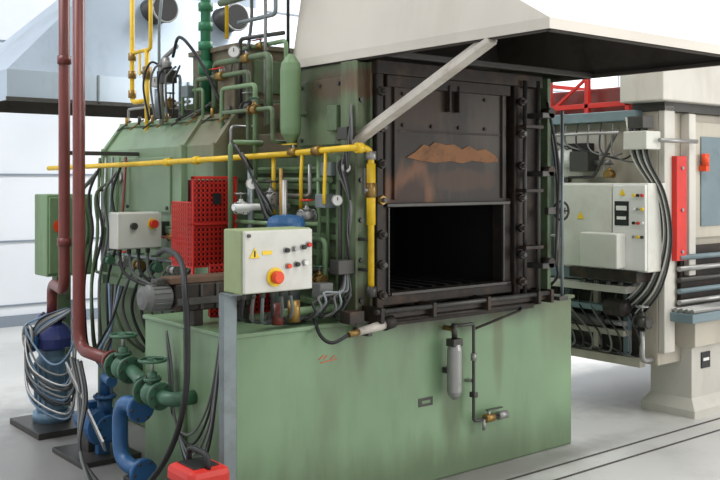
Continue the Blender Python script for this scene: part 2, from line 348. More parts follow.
# front hood -----------------------------------------------------------
H=empty('extraction_hood')
def hood(prefix,x0,x1,y0,y1,z0,lip,X0,X1,Y0,Y1,z1,mo,mi,P,t=.02):
    def shell(d):
        return [(x0+d,y0+d,z0),(x1-d,y0+d,z0),(x1-d,y1-d,z0),(x0+d,y1-d,z0),
                (x0+d,y0+d,z0+lip),(x1-d,y0+d,z0+lip),(x1-d,y1-d,z0+lip),(x0+d,y1-d,z0+lip),
                (X0+d,Y0+d,z1-d),(X1-d,Y0+d,z1-d),(X1-d,Y1-d,z1-d),(X0+d,Y1-d,z1-d)]
    fs=[]
    for j in (0,4):
        for i in range(4): fs.append((j+i,j+(i+1)%4,j+4+(i+1)%4,j+4+i))
    fs.append((8,9,10,11))
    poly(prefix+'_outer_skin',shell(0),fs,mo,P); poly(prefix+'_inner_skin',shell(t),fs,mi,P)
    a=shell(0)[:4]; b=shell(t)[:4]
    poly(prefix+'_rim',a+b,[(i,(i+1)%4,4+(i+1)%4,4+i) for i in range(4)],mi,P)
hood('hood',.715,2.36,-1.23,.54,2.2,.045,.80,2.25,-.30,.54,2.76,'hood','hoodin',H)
box('hood_riser',.85,2.2,-.25,.5,2.74,7.0,'hood',H,.01)
for i,(a,b) in enumerate([((.74,-1.2,2.205),(2.33,-1.2,2.205)),((2.33,-1.2,2.205),(2.33,.5,2.205)),((.74,-1.2,2.205),(.74,.5,2.205))]):
    beamto('hood_rim_angle_%d'%i,a,b,.03,.02,'hoodin',H)
beamto('hood_cross_pipe',(.76,-.2,2.21),(2.32,-.2,2.21),.03,.03,'dsteel',H)
beamto('support_bar',(.735,-.9,2.19),(.715,.03,1.77),.025,.06,'beam',H,up=(1,0,0))
beamto('support_bar_flange',(.755,-.9,2.215),(.735,.03,1.795),.06,.008,'beam',H,up=(1,0,0))

# rear hood -----------------------------------------------------------
H2=empty('extraction_hood')
hood('rear_hood',.19,2.8,3.5,4.9,2.2,.23,1.0,2.7,3.85,4.6,3.2,'hood2','hoodin',H2)
box('rear_hood_riser',1.05,2.65,3.9,4.55,3.18,7.0,'hood2',H2,.01)
box('rear_hood_hem',.18,2.81,3.485,3.5,2.195,2.225,'dsteel',H2,.003)
for i,x in enumerate([.9,1.7,2.4]): box('rear_hood_joint_%d'%i,x,x+.012,3.485,3.5,2.2,2.43,'galv',H2,0)
for i,x in enumerate([1.52,2.22]):
    cyl('duct_stub_%d'%i,(x,3.55,3.04),(x,4.0,3.04),.115,'dsteel',H2,seg=28); cyl('duct_mouth_%d'%i,(x,3.54,3.04),(x,3.56,3.04),.105,'black',H2,seg=28)
    torus('duct_ring_%d'%i,(x,3.55,3.04),(0,1,0),.115,.010,'steel',H2)
# ---------------------------------------------------------------- gas pipes
G=empty('gas_pipe')
pipe('main_run',[(.22,2.75,1.68),(.42,1.75,1.70),(.43,.85,1.715),(.61,.5,1.735),(.61,-.10,1.755),(.735,-.10,1.755),(.735,-.10,1.03)],.016,'yellow',G,.05)
cyl('union_a',(.735,-.10,1.70),(.735,-.10,1.74),.026,'steel',G,seg=8); cyl('union_b',(.735,-.1,1.03),(.735,-.1,1.08),.028,'dsteel',G,seg=8)
cyl('union_c',(.61,.2,1.745),(.61,.14,1.748),.026,'brass',G,seg=8); cyl('union_d',(.64,-.1,1.755),(.68,-.1,1.755),.026,'yellow',G,seg=8)
for i,(a,b) in enumerate([((.43,1.45,1.705),(.43,1.39,1.706)),((.43,1.1,1.71),(.43,1.05,1.711))]): cyl('run_union_%d'%i,a,b,.024,'yellow',G,seg=8)
ballvalve('shutoff',(.735,-.10,1.55),(0,0,1),.018,'dsteel',G)
cyl('yellow_sleeve',(.735,-.10,1.38),(.735,-.10,1.68),.022,'yellow',G)
for i,z in enumerate([1.15,1.3]): box('pipe_clip_%d'%i,.72,.75,-.10,.0,z,z+.015,'dsteel',G)
pipe('branch',[(.60,.55,1.73),(.60,.55,1.40)],.012,'yellow',G)
pipe('drop',[(.61,.3,1.74),(.60,.3,1.60),(.60,.3,1.45)],.010,'yellow',G)
pipe('drop_b',[(.61,.1,1.75),(.60,.1,1.55),(.60,.1,1.48)],.009,'yellow',G)
G2=empty('gas_riser_pipe',F)
pipe('riser_a',[(.6,2.25,3.6),(.6,2.25,2.12),(.6,2.02,2.12)],.016,'yellow',G2,.05)
pipe('riser_b',[(.6,2.03,2.45),(.6,2.03,1.75)],.016,'yellow',G2)
pipe('riser_c',[(.6,2.25,2.45),(.6,1.98,2.45),(.6,1.98,3.6)],.013,'yellow',G2)
for i,z in enumerate([2.15,2.28,2.4]): cyl('fitting_%d'%i,(.6,2.25,z),(.6,2.25,z+.05),.028,'brass',G2,seg=8)
ballvalve('riser_valve',(.6,2.03,2.3),(0,0,1),.02,'yellow',G2)
pipe('thin_yellow',[(.75,1.28,2.45),(.75,1.28,3.5)],.012,'yellow',G2)
# green utility pipes on top
U=empty('coolant_pipework',F)
pipe('riser',[(.72,1.48,3.6),(.72,1.48,2.02)],.032,'gpipe',U)
for i,z in enumerate([2.40,2.52,2.64,2.76]): cyl('riser_fitting_%d'%i,(.72,1.48,z),(.72,1.48,z+.05),.047,'gpipe',U,seg=8)
cyl('riser_union',(.72,1.48,2.25),(.72,1.48,2.33),.045,'gpipe',U,seg=8)
pipe('loop_a',[(.62,1.2,1.95),(.62,1.2,2.28),(.62,.62,2.28),(.62,.62,1.9)],.018,'greend',U)
pipe('loop_b',[(.60,1.38,2.0),(.60,1.38,2.2),(.60,.8,2.2),(.60,.8,1.8),(.68,.8,1.8)],.014,'greend',U)
pipe('loop_c',[(.66,1.0,2.5),(.66,.62,2.5),(.66,.62,3.2)],.012,'galv',U)
pipe('loop_d',[(.6,1.1,2.62),(.6,.7,2.62),(.6,.55,2.75),(.6,.55,3.2)],.02,'greend',U)
pipe('loop_e',[(.64,.95,1.95),(.64,.95,2.4),(.7,.6,2.4)],.012,'dsteel',U); pipe('loop_f',[(.58,1.05,1.7),(.58,1.05,2.12),(.58,.7,2.12),(.58,.7,1.6)],.013,'green',U)
pipe('loop_g',[(.66,.72,3.2),(.66,.72,1.9)],.010,'steel',U); pipe('loop_h',[(.7,.56,3.2),(.7,.56,2.2)],.009,'black',U)
pipe('loop_i',[(.56,1.0,1.98),(.56,.5,1.98),(.56,.5,1.8),(.7,.5,1.8)],.012,'greend',U); pipe('loop_j',[(.55,.9,1.60),(.55,.9,1.9),(.7,.9,1.9)],.010,'steel',U)
pipe('loop_k',[(.68,1.05,2.35),(.68,.55,2.35),(.68,.55,1.95)],.012,'green',U); pipe('loop_l',[(.66,.86,3.4),(.66,.86,2.5),(.66,.95,2.1),(.66,.95,1.97)],.010,'cable',U)
ballvalve('drain_valve',(.60,1.1,2.2),(0,1,0),.018,'red',U); ballvalve('drain_valve_b',(.62,.85,2.28),(0,1,0),.018,'dsteel',U); ballvalve('drain_valve_c',(.68,.8,2.35),(0,1,0),.014,'red',U)
valve('loop_valve',(.60,.8,2.0),(0,1,0),.035,'dsteel',U,wm='steel'); valve('loop_valve_b',(.56,.68,1.98),(0,1,0),.028,'brass',U,wm='teal')
gauge('loop_gauge',(.58,.92,2.32),(-.7,-.7,0),.035,U)
pipe('conduit',[(.56,1.75,1.95),(.56,1.75,2.35),(.56,1.55,2.42)],.014,'steel',U)
pipe('conduit_b',[(.62,1.62,1.95),(.62,1.62,2.25),(.62,1.9,2.25),(.62,1.9,2.6),(.7,1.9,3.4)],.010,'galv',U); pipe('conduit_c',[(.6,1.3,1.97),(.6,1.3,2.14),(.6,1.55,2.14),(.6,1.55,1.97)],.011,'green',U)
pipe('conduit_d',[(.62,2.35,1.95),(.62,2.35,2.08),(.62,1.5,2.08)],.009,'steel',U)
box('solenoid',.52,.6,1.62,1.74,2.2,2.28,'dsteel',U); cyl('solenoid_coil',(.56,1.68,2.28),(.56,1.68,2.36),.03,'steel',U)
box('solenoid_b',.56,.64,1.42,1.5,2.1,2.17,'galv',U); valve('top_valve',(.62,1.75,2.08),(0,1,0),.03,'brass',U,wm='dsteel')
cyl('pressure_pot',(.6,1.85,2.0),(.6,1.85,2.18),.035,'galv',U); gauge('pot_gauge',(.55,1.82,2.22),(-.7,-.7,0),.035,U)
for i in range(5): hose('top_hose_%d'%i,[(.58,1.75-.05*i,2.3),(.52,1.82-.08*i,2.34-.03*i),(.50,1.88-.1*i,2.2),(.53,1.86-.08*i,1.98)],.007,['black','cable'][i%2],U)
hose('hose_b',[(.56,1.6,2.36),(.5,1.4,2.45),(.55,1.25,2.3),(.6,1.1,2.05)],.01,'black',U)
for i in range(3): hose('flue_lead_%d'%i,[(.74,1.2+.1*i,2.3),(.68,1.15,2.15-.04*i),(.62,1.25,2.05),(.58,1.4+.1*i,1.97)],.006,['black','cable','black'][i],U)

# red water pipes -------------------------------------------------------
W=empty('cooling_water_pipe')
pipe('main_drop',[(0,1.70,4.2),(0,1.70,.61),(-.01,1.22,.61)],.036,'redpipe',W,.13)
flange('drop_flange',(-.01,1.22,.61),(0,1,0),.06,.025,'redpipe',W)
W2=empty('cooling_water_pipe')
pipe('second_drop',[(0,1.92,4.2),(0,1.92,.93),(.11,2.40,.93),(.11,2.40,.735)],.034,'redpipe',W2,.11)
beamto('pipe_stand_off',(.04,1.95,1.765),(.5,1.95,1.765),.025,.025,'dsteel',W2)
for i,z in enumerate([1.2,2.3]): cyl('coupling_%d'%i,(0,1.92,z),(0,1.92,z+.05),.042,'redpipe',W2)

# valves / pumps --------------------------------------------------------
VA=empty('gate_valve'); valve('valve',(-.02,1.06,.60),(0,1,0),.075,'teal',VA)
pipe('outlet',[(-.02,.96,.60),(-.06,.8,.60),(-.12,.63,.60)],.034,'teal',VA)
VB=empty('gate_valve'); valve('valve',(-.12,.52,.57),(0,1,0),.07,'teal',VB)
pipe('tank_inlet',[(-.12,.44,.57),(-.12,.33,.57),(0,.33,.57)],.034,'teal',VB)
BP=empty('blue_suction_pipe')
pipe('suction',[(-.13,.64,.48),(-.13,.86,.48),(-.13,.86,.17),(-.13,.6,.17)],.04,'blue',BP,.12)
flange('suction_flange',(-.13,.63,.48),(0,1,0),.07,.03,'blue',BP); flange('suction_flange_low',(-.13,.6,.17),(0,1,0),.07,.03,'blue',BP)
box('pipe_foot',-.17,-.09,.66,.74,0,.13,'dsteel',BP)
def pump(name,c,s,m):
    P=empty(name); c=Vector(c)
    lathe('motor',c+Vector((0,s*1.9,0)),(0,-1,0),[(s*.5,0),(s*.62,s*.12),(s*.62,s*1.5),(s*.45,s*1.6),(s*.45,s*1.9)],m,P)
    for i in range(14):
        a=2*math.pi*i/14; v=Vector((math.cos(a)*s*.65,0,math.sin(a)*s*.65)); beamto('fin_%d'%i,c+v+Vector((0,s*.55,0)),c+v+Vector((0,s*1.6,0)),s*.03,s*.12,m,P,up=v)
    lathe('volute',c,(0,-1,0),[(s*.5,-s*.1),(s*.85,0),(s*.95,s*.25),(s*.85,s*.5),(s*.45,s*.6),(s*.4,s*.9)],m,P)
    flange('inlet_flange',c+Vector((0,-s*.9,0)),(0,1,0),s*.6,s*.15,m,P)
    cyl('outlet',c+Vector((s*.1,-s*.25,s*.6)),c+Vector((s*.1,-s*.25,s*1.4)),s*.35,m,P); flange('outlet_flange',c+Vector((s*.1,-s*.25,s*1.4)),(0,0,1),s*.55,s*.14,m,P)
    box('terminal_box',c.x-s*.3,c.x+s*.3,c.y+s*.8,c.y+s*1.3,c.z+s*.6,c.z+s*.95,m,P)
    box('foot',c.x-s*.5,c.x+s*.5,c.y+s*.3,c.y+s*1.5,.03,c.z-s*.4,'dsteel',P)
    box('foot_front',c.x-s*.3,c.x+s*.3,c.y-s*.4,c.y,.03,c.z-s*.5,m,P)
    box('base_plate',c.x-s*1.5,c.x+s*1.5,c.y-s*1.3,c.y+s*2.3,0,.03,'dsteel',P)
    return P
P1=pump('water_pump',(.06,1.53,.19),.12,'blue')
pipe('pump_outlet_pipe',[(.07,1.50,.36),(.07,1.50,.47),(.0,1.30,.5),(-.02,1.2,.5)],.03,'blue',P1)
P2=empty('vertical_pump'); c=(.11,2.40)
lathe('motor_housing',(c[0],c[1],.10),(0,0,1),[(.09,0),(.10,.02),(.10,.34),(.085,.36),(.085,.40)],'lblue',P2)
for i in range(16):
    a=2*math.pi*i/16; v=Vector((math.cos(a)*.105,math.sin(a)*.105,0)); beamto('fin_%d'%i,Vector((c[0],c[1],.14))+v,Vector((c[0],c[1],.42))+v,.006,.018,'lblue',P2,up=v)
lathe('pump_head',(c[0],c[1],.50),(0,0,1),[(.08,0),(.13,.02),(.14,.08),(.10,.15),(.06,.18),(.06,.20)],'navy',P2)
flange('pump_head_flange',(c[0],c[1],.71),(0,0,1),.09,.03,'navy',P2); flange('pump_side_flange',(c[0]-.14,c[1]-.02,.58),(1,0,0),.08,.03,'blue',P2)
box('base_plate',-.09,.32,2.1,2.62,0,.04,'dsteel',P2); cyl('foot_ring',(c[0],c[1],.04),(c[0],c[1],.10),.12,'lblue',P2)
handwheel('side_wheel',(c[0]-.17,c[1]-.03,.6),(1,0,0),.08,'steel',P2)
HB=empty('hose_bundle')
for i in range(14):
    o=random.uniform(-.06,.06); z=.28+.03*i*.7
    hose('loop_%d'%i,[(.15,2.2+o,.78),(-.02,2.3,.68+o),(-.08,2.35,z+.1),(-.06+o,2.15,z-.08),(0.02,1.95+o,z-.1+o),(.06,1.9,z+.1),(.1,2.05,z+.3)],.007,['cable','bhose','black','steel'][i%4],HB)
for i in range(4):
    hose('floor_cable_%d'%i,[(-.02,1.62+.05*i,.55),(-.08,1.4+.04*i,.38),(-.2,1.2,.15),(-.22-.03*i,.8,.02+.01*i),(-.4-.05*i,.3,.012)],.009,['black','cable'][i%2],HB)
for i in range(5):
    hose('pump_lead_%d'%i,[(.3,1.75+.05*i,.95),(.2,1.7,.75-.03*i),(.12,1.75-.05*i,.55),(.16,1.6,.42-.03*i),(.1,1.68,.30)],.008,['black','bhose','cable'][i%3],HB)
beamto('cable_tray',(-.04,1.78,.50),(-.10,1.12,.18),.07,.012,'steel',HB,up=(1,0,.4))
PC=empty('power_cable')
hose('cable',[(.05,.80,1.22),(-.05,.5,1.26),(-.14,.2,1.23),(-.2,.05,1.10),(-.2,.03,.88),(-.2,.05,.65),(-.2,.16,.42),(-.2,.38,.20),(-.22,.62,.06),(-.3,.9,.015),(-.45,1.3,.012)],.014,'black',PC)
hose('cable_b',[(-.42,.25,.012),(-.36,.4,.012),(-.30,.6,.02),(-.42,.9,.012),(-.5,1.2,.012)],.012,'black',PC)
for i in range(5):
    hose('thin_%d'%i,[(-.03,.03,.92-.02*i),(-.05,.1,.60-.05*i),(-.06,.25,.42-.05*i),(-.05,.42,.45),(-.03,.5,.7-.05*i),(-.03,.55,.86)],.006,['cable','black','cable','galv','black'][i],PC)

JB=empty('junction_box')
box('case',.15,.42,1.50,1.62,1.195,1.41,'box',JB,.008); box('lid',.145,.425,1.485,1.50,1.20,1.405,'box',JB,.006)
cyl('yellow_ring',(.365,1.48,1.34),(.365,1.487,1.34),.032,'sticker',JB); cyl('red_button',(.365,1.45,1.34),(.365,1.48,1.34),.024,'red',JB)
cyl('switch',(.24,1.46,1.33),(.24,1.487,1.33),.02,'dsteel',JB); box('bracket',.42,.50,1.53,1.58,1.25,1.35,'dsteel',JB)
for i in range(4):
    cyl('gland_%d'%i,(.19+.06*i,1.56,1.165),(.19+.06*i,1.56,1.197),.014,'dsteel',JB,seg=8)
    hose('lead_%d'%i,[(.19+.06*i,1.56,1.17),(.2+.05*i,1.5,1.05),(.30+.04*i,1.3+.05*i,.98),(.42,1.15+.1*i,1.02)],.009,['black','cable'][i%2],JB)
SH=empty('hydraulic_hose_bundle',F)
for i in range(7):
    y=2.12+.08*i; x=.44-.02*(i%3)
    hose('hose_%d'%i,[(.47,y,1.72-.06*(i%4)),(x-.03,y+.03,1.5),(x-.02,y-.04+.03*(i%3),1.25),(x-.05,y+.05,.95),(x-.08,y-.02,.7),(x,y+.1,.45),(.53,y+.12,.4)],.010,['black','cable','greend','dsteel'][i%4],SH)
for i in range(7):
    y=1.15+.13*i
    hose('low_hose_%d'%i,[(.46,y,1.12),(.38,y+.02,1.0),(.36,y+.08,.8),(.42,y+.02,.6),(.53,y,.5)],.010,['black','cable','greend','dsteel'][i%4],SH)
for i in range(5): pipe('tube_%d'%i,[(.46,2.45-.1*i,1.75),(.43,2.45-.1*i,.98+.07*i),(.43,1.2,.98+.07*i),(.47,1.2,.98+.07*i)],.010,['greend','steel','galv','green','redpipe'][i],SH)
for i in range(5): valve('manifold_valve_%d'%i,(.38,1.25+.22*i,1.08),(0,1,0),.03,['steel','teal','brass'][i%3],SH,wm=['red','dsteel','teal'][i%3])
gauge('body_gauge',(.47,2.2,1.62),(-1,-.4,0),.04,SH)
for i in range(3): valve('body_valve_%d'%i,(.44,1.15+.12*i,1.22+.02*i),(0,1,0),.024,'brass',SH,wm='dsteel')
GC=empty('electrical_cabinet')
box('case',.22,.55,2.78,3.02,.93,1.50,'green',GC,.008); box('door',.23,.54,2.76,2.78,.95,1.48,'green',GC,.006)
cyl('sticker',(.30,2.753,1.28),(.30,2.76,1.28),.045,'orange',GC); box('stand',.32,.42,2.85,2.95,0,.93,'greend',GC)
box('door_handle',.49,.505,2.74,2.76,1.15,1.25,'dsteel',GC)

# red guard ---------------------------------------------------------------
RG=empty('perforated_guard')
lattice('front_mesh',(.24,.78,1.14),(.26,0,0),(0,0,.47),10,18,.010,'red',RG)
box('back_sheet',.245,.495,.835,.842,1.14,1.60,'redd',RG,0)  # dark red backing added so the mesh holes read as shaded
lattice('side_mesh',(.24,.78,1.14),(0,.22,0),(0,0,.34),9,13,.010,'red',RG)
lattice('lower_mesh',(.22,.56,.905),(.40,0,0),(0,0,.26),15,10,.010,'red',RG)
box('lower_sheet',.225,.615,.582,.589,.905,1.16,'redd',RG,0)  # same added dark backing, shade behind the lower mesh
for i,(x,z0,z1,y) in enumerate([(.235,.905,1.62,.778),(.495,.905,1.62,.778)]): box('post_%d'%i,x,x+.012,y-.01,y+.01,z0,z1,'red',RG,.002)
box('top_rail',.235,.51,.768,.788,1.605,1.62,'red',RG,.002); box('mid_rail',.235,.51,.768,.788,1.36,1.372,'red',RG,.002)
box('red_tag',.36,.41,.768,.774,1.47,1.53,'black',RG,.001)

# pusher actuator ---------------------------------------------------------
AC=empty('pusher_drive')
box('housing',-.10,.33,.32,.46,.98,1.11,'soot',AC,.008); box('top_rail',-.12,.35,.33,.45,1.11,1.14,'browntop',AC,.004)
box('slide_plate',-.10,.33,.305,.32,1.01,1.045,'dsteel',AC,.003)
for i in range(5): box('housing_rib_%d'%i,-.06+.085*i,-.045+.085*i,.31,.32,.985,1.105,'dsteel',AC,.002)
lathe('motor',(-.10,.39,1.05),(-1,0,0),[(.05,0),(.06,.01),(.06,.11),(.054,.12),(.054,.14),(.03,.15)],'cable',AC)
for i in range(16):
    a=2*math.pi*i/16; v=Vector((0,math.cos(a)*.062,math.sin(a)*.062)); beamto('fin_%d'%i,Vector((-.115,.39,1.05))+v,Vector((-.20,.39,1.05))+v,.005,.010,'cable',AC,up=v)
box('terminal_box',-.18,-.13,.36,.42,1.105,1.135,'dsteel',AC); box('foot_a',.0,.05,.33,.44,.905,.98,'soot',AC); box('foot_b',.26,.31,.33,.44,.905,.98,'soot',AC)
BL=empty('blower_motor')
lathe('fan_cowl',(.44,.20,1.30),(0,0,1),[(.06,-.06),(.09,-.04),(.095,0),(.095,.09),(.085,.115),(.06,.125),(.02,.13)],'blue',BL)
cyl('body',(.44,.20,.98),(.44,.20,1.26),.07,'galv',BL); lathe('mount',(.44,.20,.905),(0,0,1),[(.10,0),(.10,.02),(.075,.05),(.07,.08)],'dsteel',BL)

# control box + post ------------------------------------------------------
CB=empty('control_box')
box('case',-.06,.31,-.185,-.04,1.106,1.385,'boxside',CB,.006); box('door',-.055,.305,-.205,-.185,1.11,1.38,'box',CB,.006)
def tri(x,z,s,y,P,n):
    poly(n,[(x-s,y,z-s*.85),(x+s,y,z-s*.85),(x,y,z+s*.85),(x-s,y+.002,z-s*.85),(x+s,y+.002,z-s*.85),(x,y+.002,z+s*.85)],[(0,1,2),(3,5,4),(0,3,4,1),(1,4,5,2),(2,5,3,0)],'sticker',P)
tri(-.005,1.285,.026,-.2085,CB,'warning_sticker'); box('bolt_mark',-.008,-.002,-.2105,-.2085,1.268,1.295,'black',CB,0)
box('text_sticker',.035,.085,-.2075,-.205,1.275,1.292,'sticker',CB,0)
cyl('estop_ring',(.10,-.212,1.175),(.10,-.205,1.175),.042,'sticker',CB); cyl('estop_head',(.10,-.245,1.175),(.10,-.212,1.175),.028,'orange',CB,bv=.005)
for i,(x,z,m) in enumerate([(.16,1.29,'black'),(.205,1.295,'steel'),(.25,1.30,'black'),(.17,1.22,'orange'),(.215,1.225,'black'),(.26,1.23,'white'),(.28,1.31,'red')]):
    cyl('button_ring_%d'%i,(x,-.212,z),(x,-.205,z),.014,'steel',CB,seg=14); cyl('button_%d'%i,(x,-.225,z),(x,-.21,z),.010,m,CB,seg=14)
cyl('door_lock',(-.035,-.215,1.36),(-.035,-.205,1.36),.008,'dsteel',CB,seg=10)
PO=empty('galvanised_post')
box('web',-.075,-.012,-.075,-.069,0,1.10,'galv',PO,.001); box('flange_a',-.078,-.072,-.075,-.03,0,1.10,'galv',PO,.001); box('flange_b',-.018,-.012,-.075,-.03,0,1.10,'galv',PO,.001)
box('foot_plate',-.11,.0,-.12,-.015,0,.008,'galv',PO,.001); box('head_plate',-.078,-.012,-.12,-.04,1.095,1.105,'galv',PO,.001)

# clutter on tank deck ---------------------------------------------------
DK=empty('gas_train',F)
for i in range(6):
    cyl('gland_%d'%i,(.0+.05*i,-.11,1.075),(.0+.05*i,-.11,1.107),.013,'dsteel',DK,seg=8)
    hose('box_cable_%d'%i,[(.0+.05*i,-.11,1.08),(.02+.055*i,-.06,1.0),(.12+.05*i,.06,.95-.01*(i%3)),(.3+.04*i,.10,.93),(.45+.04*i,.1,.95)],.008,['black','cable','galv'][i%3],DK)
pipe('manifold',[(.3,.05,.97),(.66,.05,.97)],.020,'green',DK); pipe('manifold_b',[(.32,.5,1.46),(.66,.5,1.46)],.018,'white',DK)
pipe('manifold_c',[(.64,.95,1.60),(.64,.1,1.60)],.014,'greend',DK); pipe('manifold_d',[(.62,.95,1.30),(.62,.12,1.30),(.62,.12,.95)],.014,'green',DK)
pipe('vertical_a',[(.52,.33,.95),(.52,.33,1.60)],.014,'steel',DK); pipe('vertical_b',[(.64,.2,.92),(.64,.2,1.72)],.012,'green',DK)
pipe('vertical_c',[(.66,.05,.95),(.66,.05,1.60)],.010,'dsteel',DK); pipe('vertical_d',[(.40,.66,1.2),(.40,.66,1.80),(.6,.66,1.80)],.014,'green',DK)
pipe('vertical_e',[(.50,.62,1.0),(.50,.62,1.66)],.018,'galv',DK); pipe('vertical_f',[(.56,.42,.95),(.56,.42,1.66)],.011,'brass',DK)
pipe('cross_a',[(.45,.68,1.38),(.45,.4,1.38),(.6,.15,1.38)],.011,'green',DK); pipe('cross_b',[(.55,.7,1.15),(.55,.3,1.15),(.64,.1,1.15)],.012,'dsteel',DK)
pipe('cross_c',[(.62,.7,1.52),(.62,.25,1.52),(.62,.25,1.68)],.010,'steel',DK); pipe('cross_d',[(.66,.9,1.66),(.66,.15,1.66),(.66,.15,1.1)],.010,'green',DK)
valve('regulator',(.55,.50,1.50),(0,1,0),.04,'steel',DK,wheel=True,wm='dsteel'); valve('regulator_b',(.58,.22,1.42),(1,0,0),.034,'steel',DK,wm='red')
valve('regulator_c',(.44,.62,1.45),(0,1,0),.034,'white',DK,wm='steel'); valve('regulator_d',(.60,.14,1.10),(0,1,0),.03,'brass',DK,wm='teal')
valve('regulator_e',(.62,.38,1.30),(0,1,0),.03,'teal',DK,wm='red'); ballvalve('yellow_cock',(.61,.38,1.745),(0,1,0),.016,'yellow',DK)
gauge('gauge_a',(.62,.02,1.50),(-.4,-1,0),.028,DK); gauge('gauge_b',(.40,.45,1.58),(-.4,-1,0),.03,DK); gauge('gauge_c',(.66,.0,1.66),(-.4,-1,0),.024,DK)
box('solenoid_box',.58,.68,-.04,.03,1.14,1.21,'dsteel',DK); box('relay_box',.60,.68,.1,.18,1.46,1.53,'galv',DK); box('relay_box_b',.5,.58,.0,.07,1.03,1.10,'cable',DK)
cyl('filter_bowl',(.36,.02,.93),(.36,.02,1.03),.03,'brass',DK); cyl('filter_bowl_b',(.28,.04,.92),(.28,.04,1.02),.028,'redpipe',DK)
for i in range(8):
    x=.42+.03*i; hose('wire_%d'%i,[(x,.02+.01*(i%3),.93),(x+.03,-.03,.97+.02*(i%4)),(x+.03,-.02,1.02+.02*(i%3)),(.60+.01*i,-.02,1.06),(.64+.003*i,-.01,1.15)],.007,['black','cable','galv'][i%3],DK)
for i in range(4): hose('wire_v_%d'%i,[(.67,-.01+.01*i,1.2),(.64,-.03-.01*i,1.35+.02*i),(.66,-.03,1.5),(.65,.02*i,1.66),(.68,.04,1.72)],.006,['black','cable'][i%2],DK)
for i in range(6): hose('wire_up_%d'%i,[(.68,.02,1.62),(.63,-.03-.01*i,1.72+.02*i),(.66,-.04,1.86+.015*i),(.69,.0,1.8+.03*i),(.69,.04,1.68)],.006,['black','cable'][i%2],DK)
for i in range(5): hose('loop_lead_%d'%i,[(.5,.6,1.66),(.42-.02*i,.55,1.72+.02*i),(.40,.45,1.62),(.46,.4,1.5-.03*i),(.52,.42,1.4)],.006,['black','cable'][i%2],DK)
box('thermocouple_head',.64,.70,-.03,.05,1.80,1.86,'dsteel',DK); box('igniter_box',.64,.70,.1,.2,1.62,1.69,'galv',DK)
BN=empty('burner_nozzle',F)
cyl('nozzle',(.64,-.12,.87),(.80,-.12,.89),.018,'beam',BN,r2=.024); cyl('nozzle_tip',(.58,-.12,.862),(.64,-.12,.87),.015,'brass',BN); cyl('nozzle_back',(.80,-.12,.89),(.86,-.12,.90),.032,'soot',BN)
box('nozzle_bracket',.70,.73,-.12,.0,.84,.87,'dsteel',BN); hose('nozzle_hose',[(.58,-.12,.862),(.5,-.1,.83),(.46,-.06,.86),(.48,.02,.93)],.009,'black',BN)
box('nozzle_valve',.58,.67,-.13,-.05,.91,.97,'soot',BN)
# tank front fittings
FB=empty('air_filter_bottle')
lathe('bottle',(1.33,-.075,.46),(0,0,1),[(.015,-.02),(.033,0),(.04,.02),(.04,.24),(.033,.27),(.02,.28),(.02,.30)],'steel',FB)
pipe('inlet',[(1.33,-.075,.74),(1.33,-.075,.81),(1.33,0,.81)],.014,'brass',FB); box('head',1.295,1.365,-.105,-.045,.72,.76,'dsteel',FB); cyl('knob',(1.33,-.075,.76),(1.33,-.075,.84),.016,'dsteel',FB)
box('strap',1.31,1.35,-.04,0,.57,.60,'dsteel',FB)
AL=empty('air_line',F)
pipe('line',[(1.33,-.05,.82),(1.50,-.05,.82),(1.50,-.05,.29),(1.72,-.05,.29)],.009,'dsteel',AL,.02); pipe('line_b',[(1.50,-.05,.79),(1.9,-.04,.86),(1.9,.01,.9)],.007,'soot',AL)
ballvalve('valve',(1.62,-.05,.29),(1,0,0),.017,'dsteel',AL); cyl('connector',(1.69,-.05,.29),(1.76,-.05,.29),.024,'steel',AL,seg=8); cyl('union',(1.50,-.05,.62),(1.50,-.05,.66),.016,'steel',AL,seg=8)
box('tee',1.485,1.515,-.07,-.03,.42,.45,'dsteel',AL); cyl('drip',(1.58,-.05,.23),(1.58,-.05,.29),.010,'steel',AL); box('clip',1.48,1.52,-.04,0,.5,.515,'steel',AL)
box('name_plate',1.14,1.24,-.004,0,.41,.455,'dsteel',F,.001); box('name_plate_lettering',1.16,1.22,-.006,-.004,.425,.44,'green',F,0)
for i,(a,b) in enumerate([((.49,.735),(.52,.755)),((.52,.735),(.54,.752)),((.50,.72),(.60,.728)),((.56,.735),(.59,.745))]):
    beamto('chalk_stroke_%d'%i,(a[0],-.002,a[1]),(b[0],-.002,b[1]),.003,.003,'orange',F,up=(0,1,0))
# welding machine ---------------------------------------------------------
WM=empty('welding_machine')
box('case',-.33,-.13,-.23,-.01,.03,.40,'red',WM,.03); box('front_panel',-.31,-.15,-.24,-.228,.06,.33,'black',WM,.006)
box('lid_inset',-.29,-.17,-.19,-.05,.399,.405,'black',WM,.003); box('vent_panel',-.336,-.328,-.20,-.04,.12,.34,'black',WM,.003)
for i in range(5): box('vent_slat_%d'%i,-.340,-.335,-.19,-.05,.15+.035*i,.165+.035*i,'dsteel',WM,.001)
for i,(x,y) in enumerate([(-.34,-.24),(-.14,-.24),(-.34,-.025),(-.14,-.025)]): box('corner_foot_%d'%i,x,x+.025,y,y+.03,.0,.06,'black',WM,.006)
pipe('handle',[(-.23,-.20,.39),(-.23,-.20,.455),(-.23,-.04,.455),(-.23,-.04,.39)],.013,'black',WM,.04)
box('display',-.28,-.18,-.246,-.24,.26,.31,'white',WM,.002); cyl('dial',(-.23,-.26,.19),(-.23,-.24,.19),.025,'red',WM)
hose('lead',[(-.2,-.25,.12),(-.24,-.4,.05),(-.45,-.3,.015),(-.6,.1,.012),(-.65,.5,.012)],.012,'black',WM)
cyl('socket',(-.2,-.26,.12),(-.2,-.235,.12),.02,'black',WM)

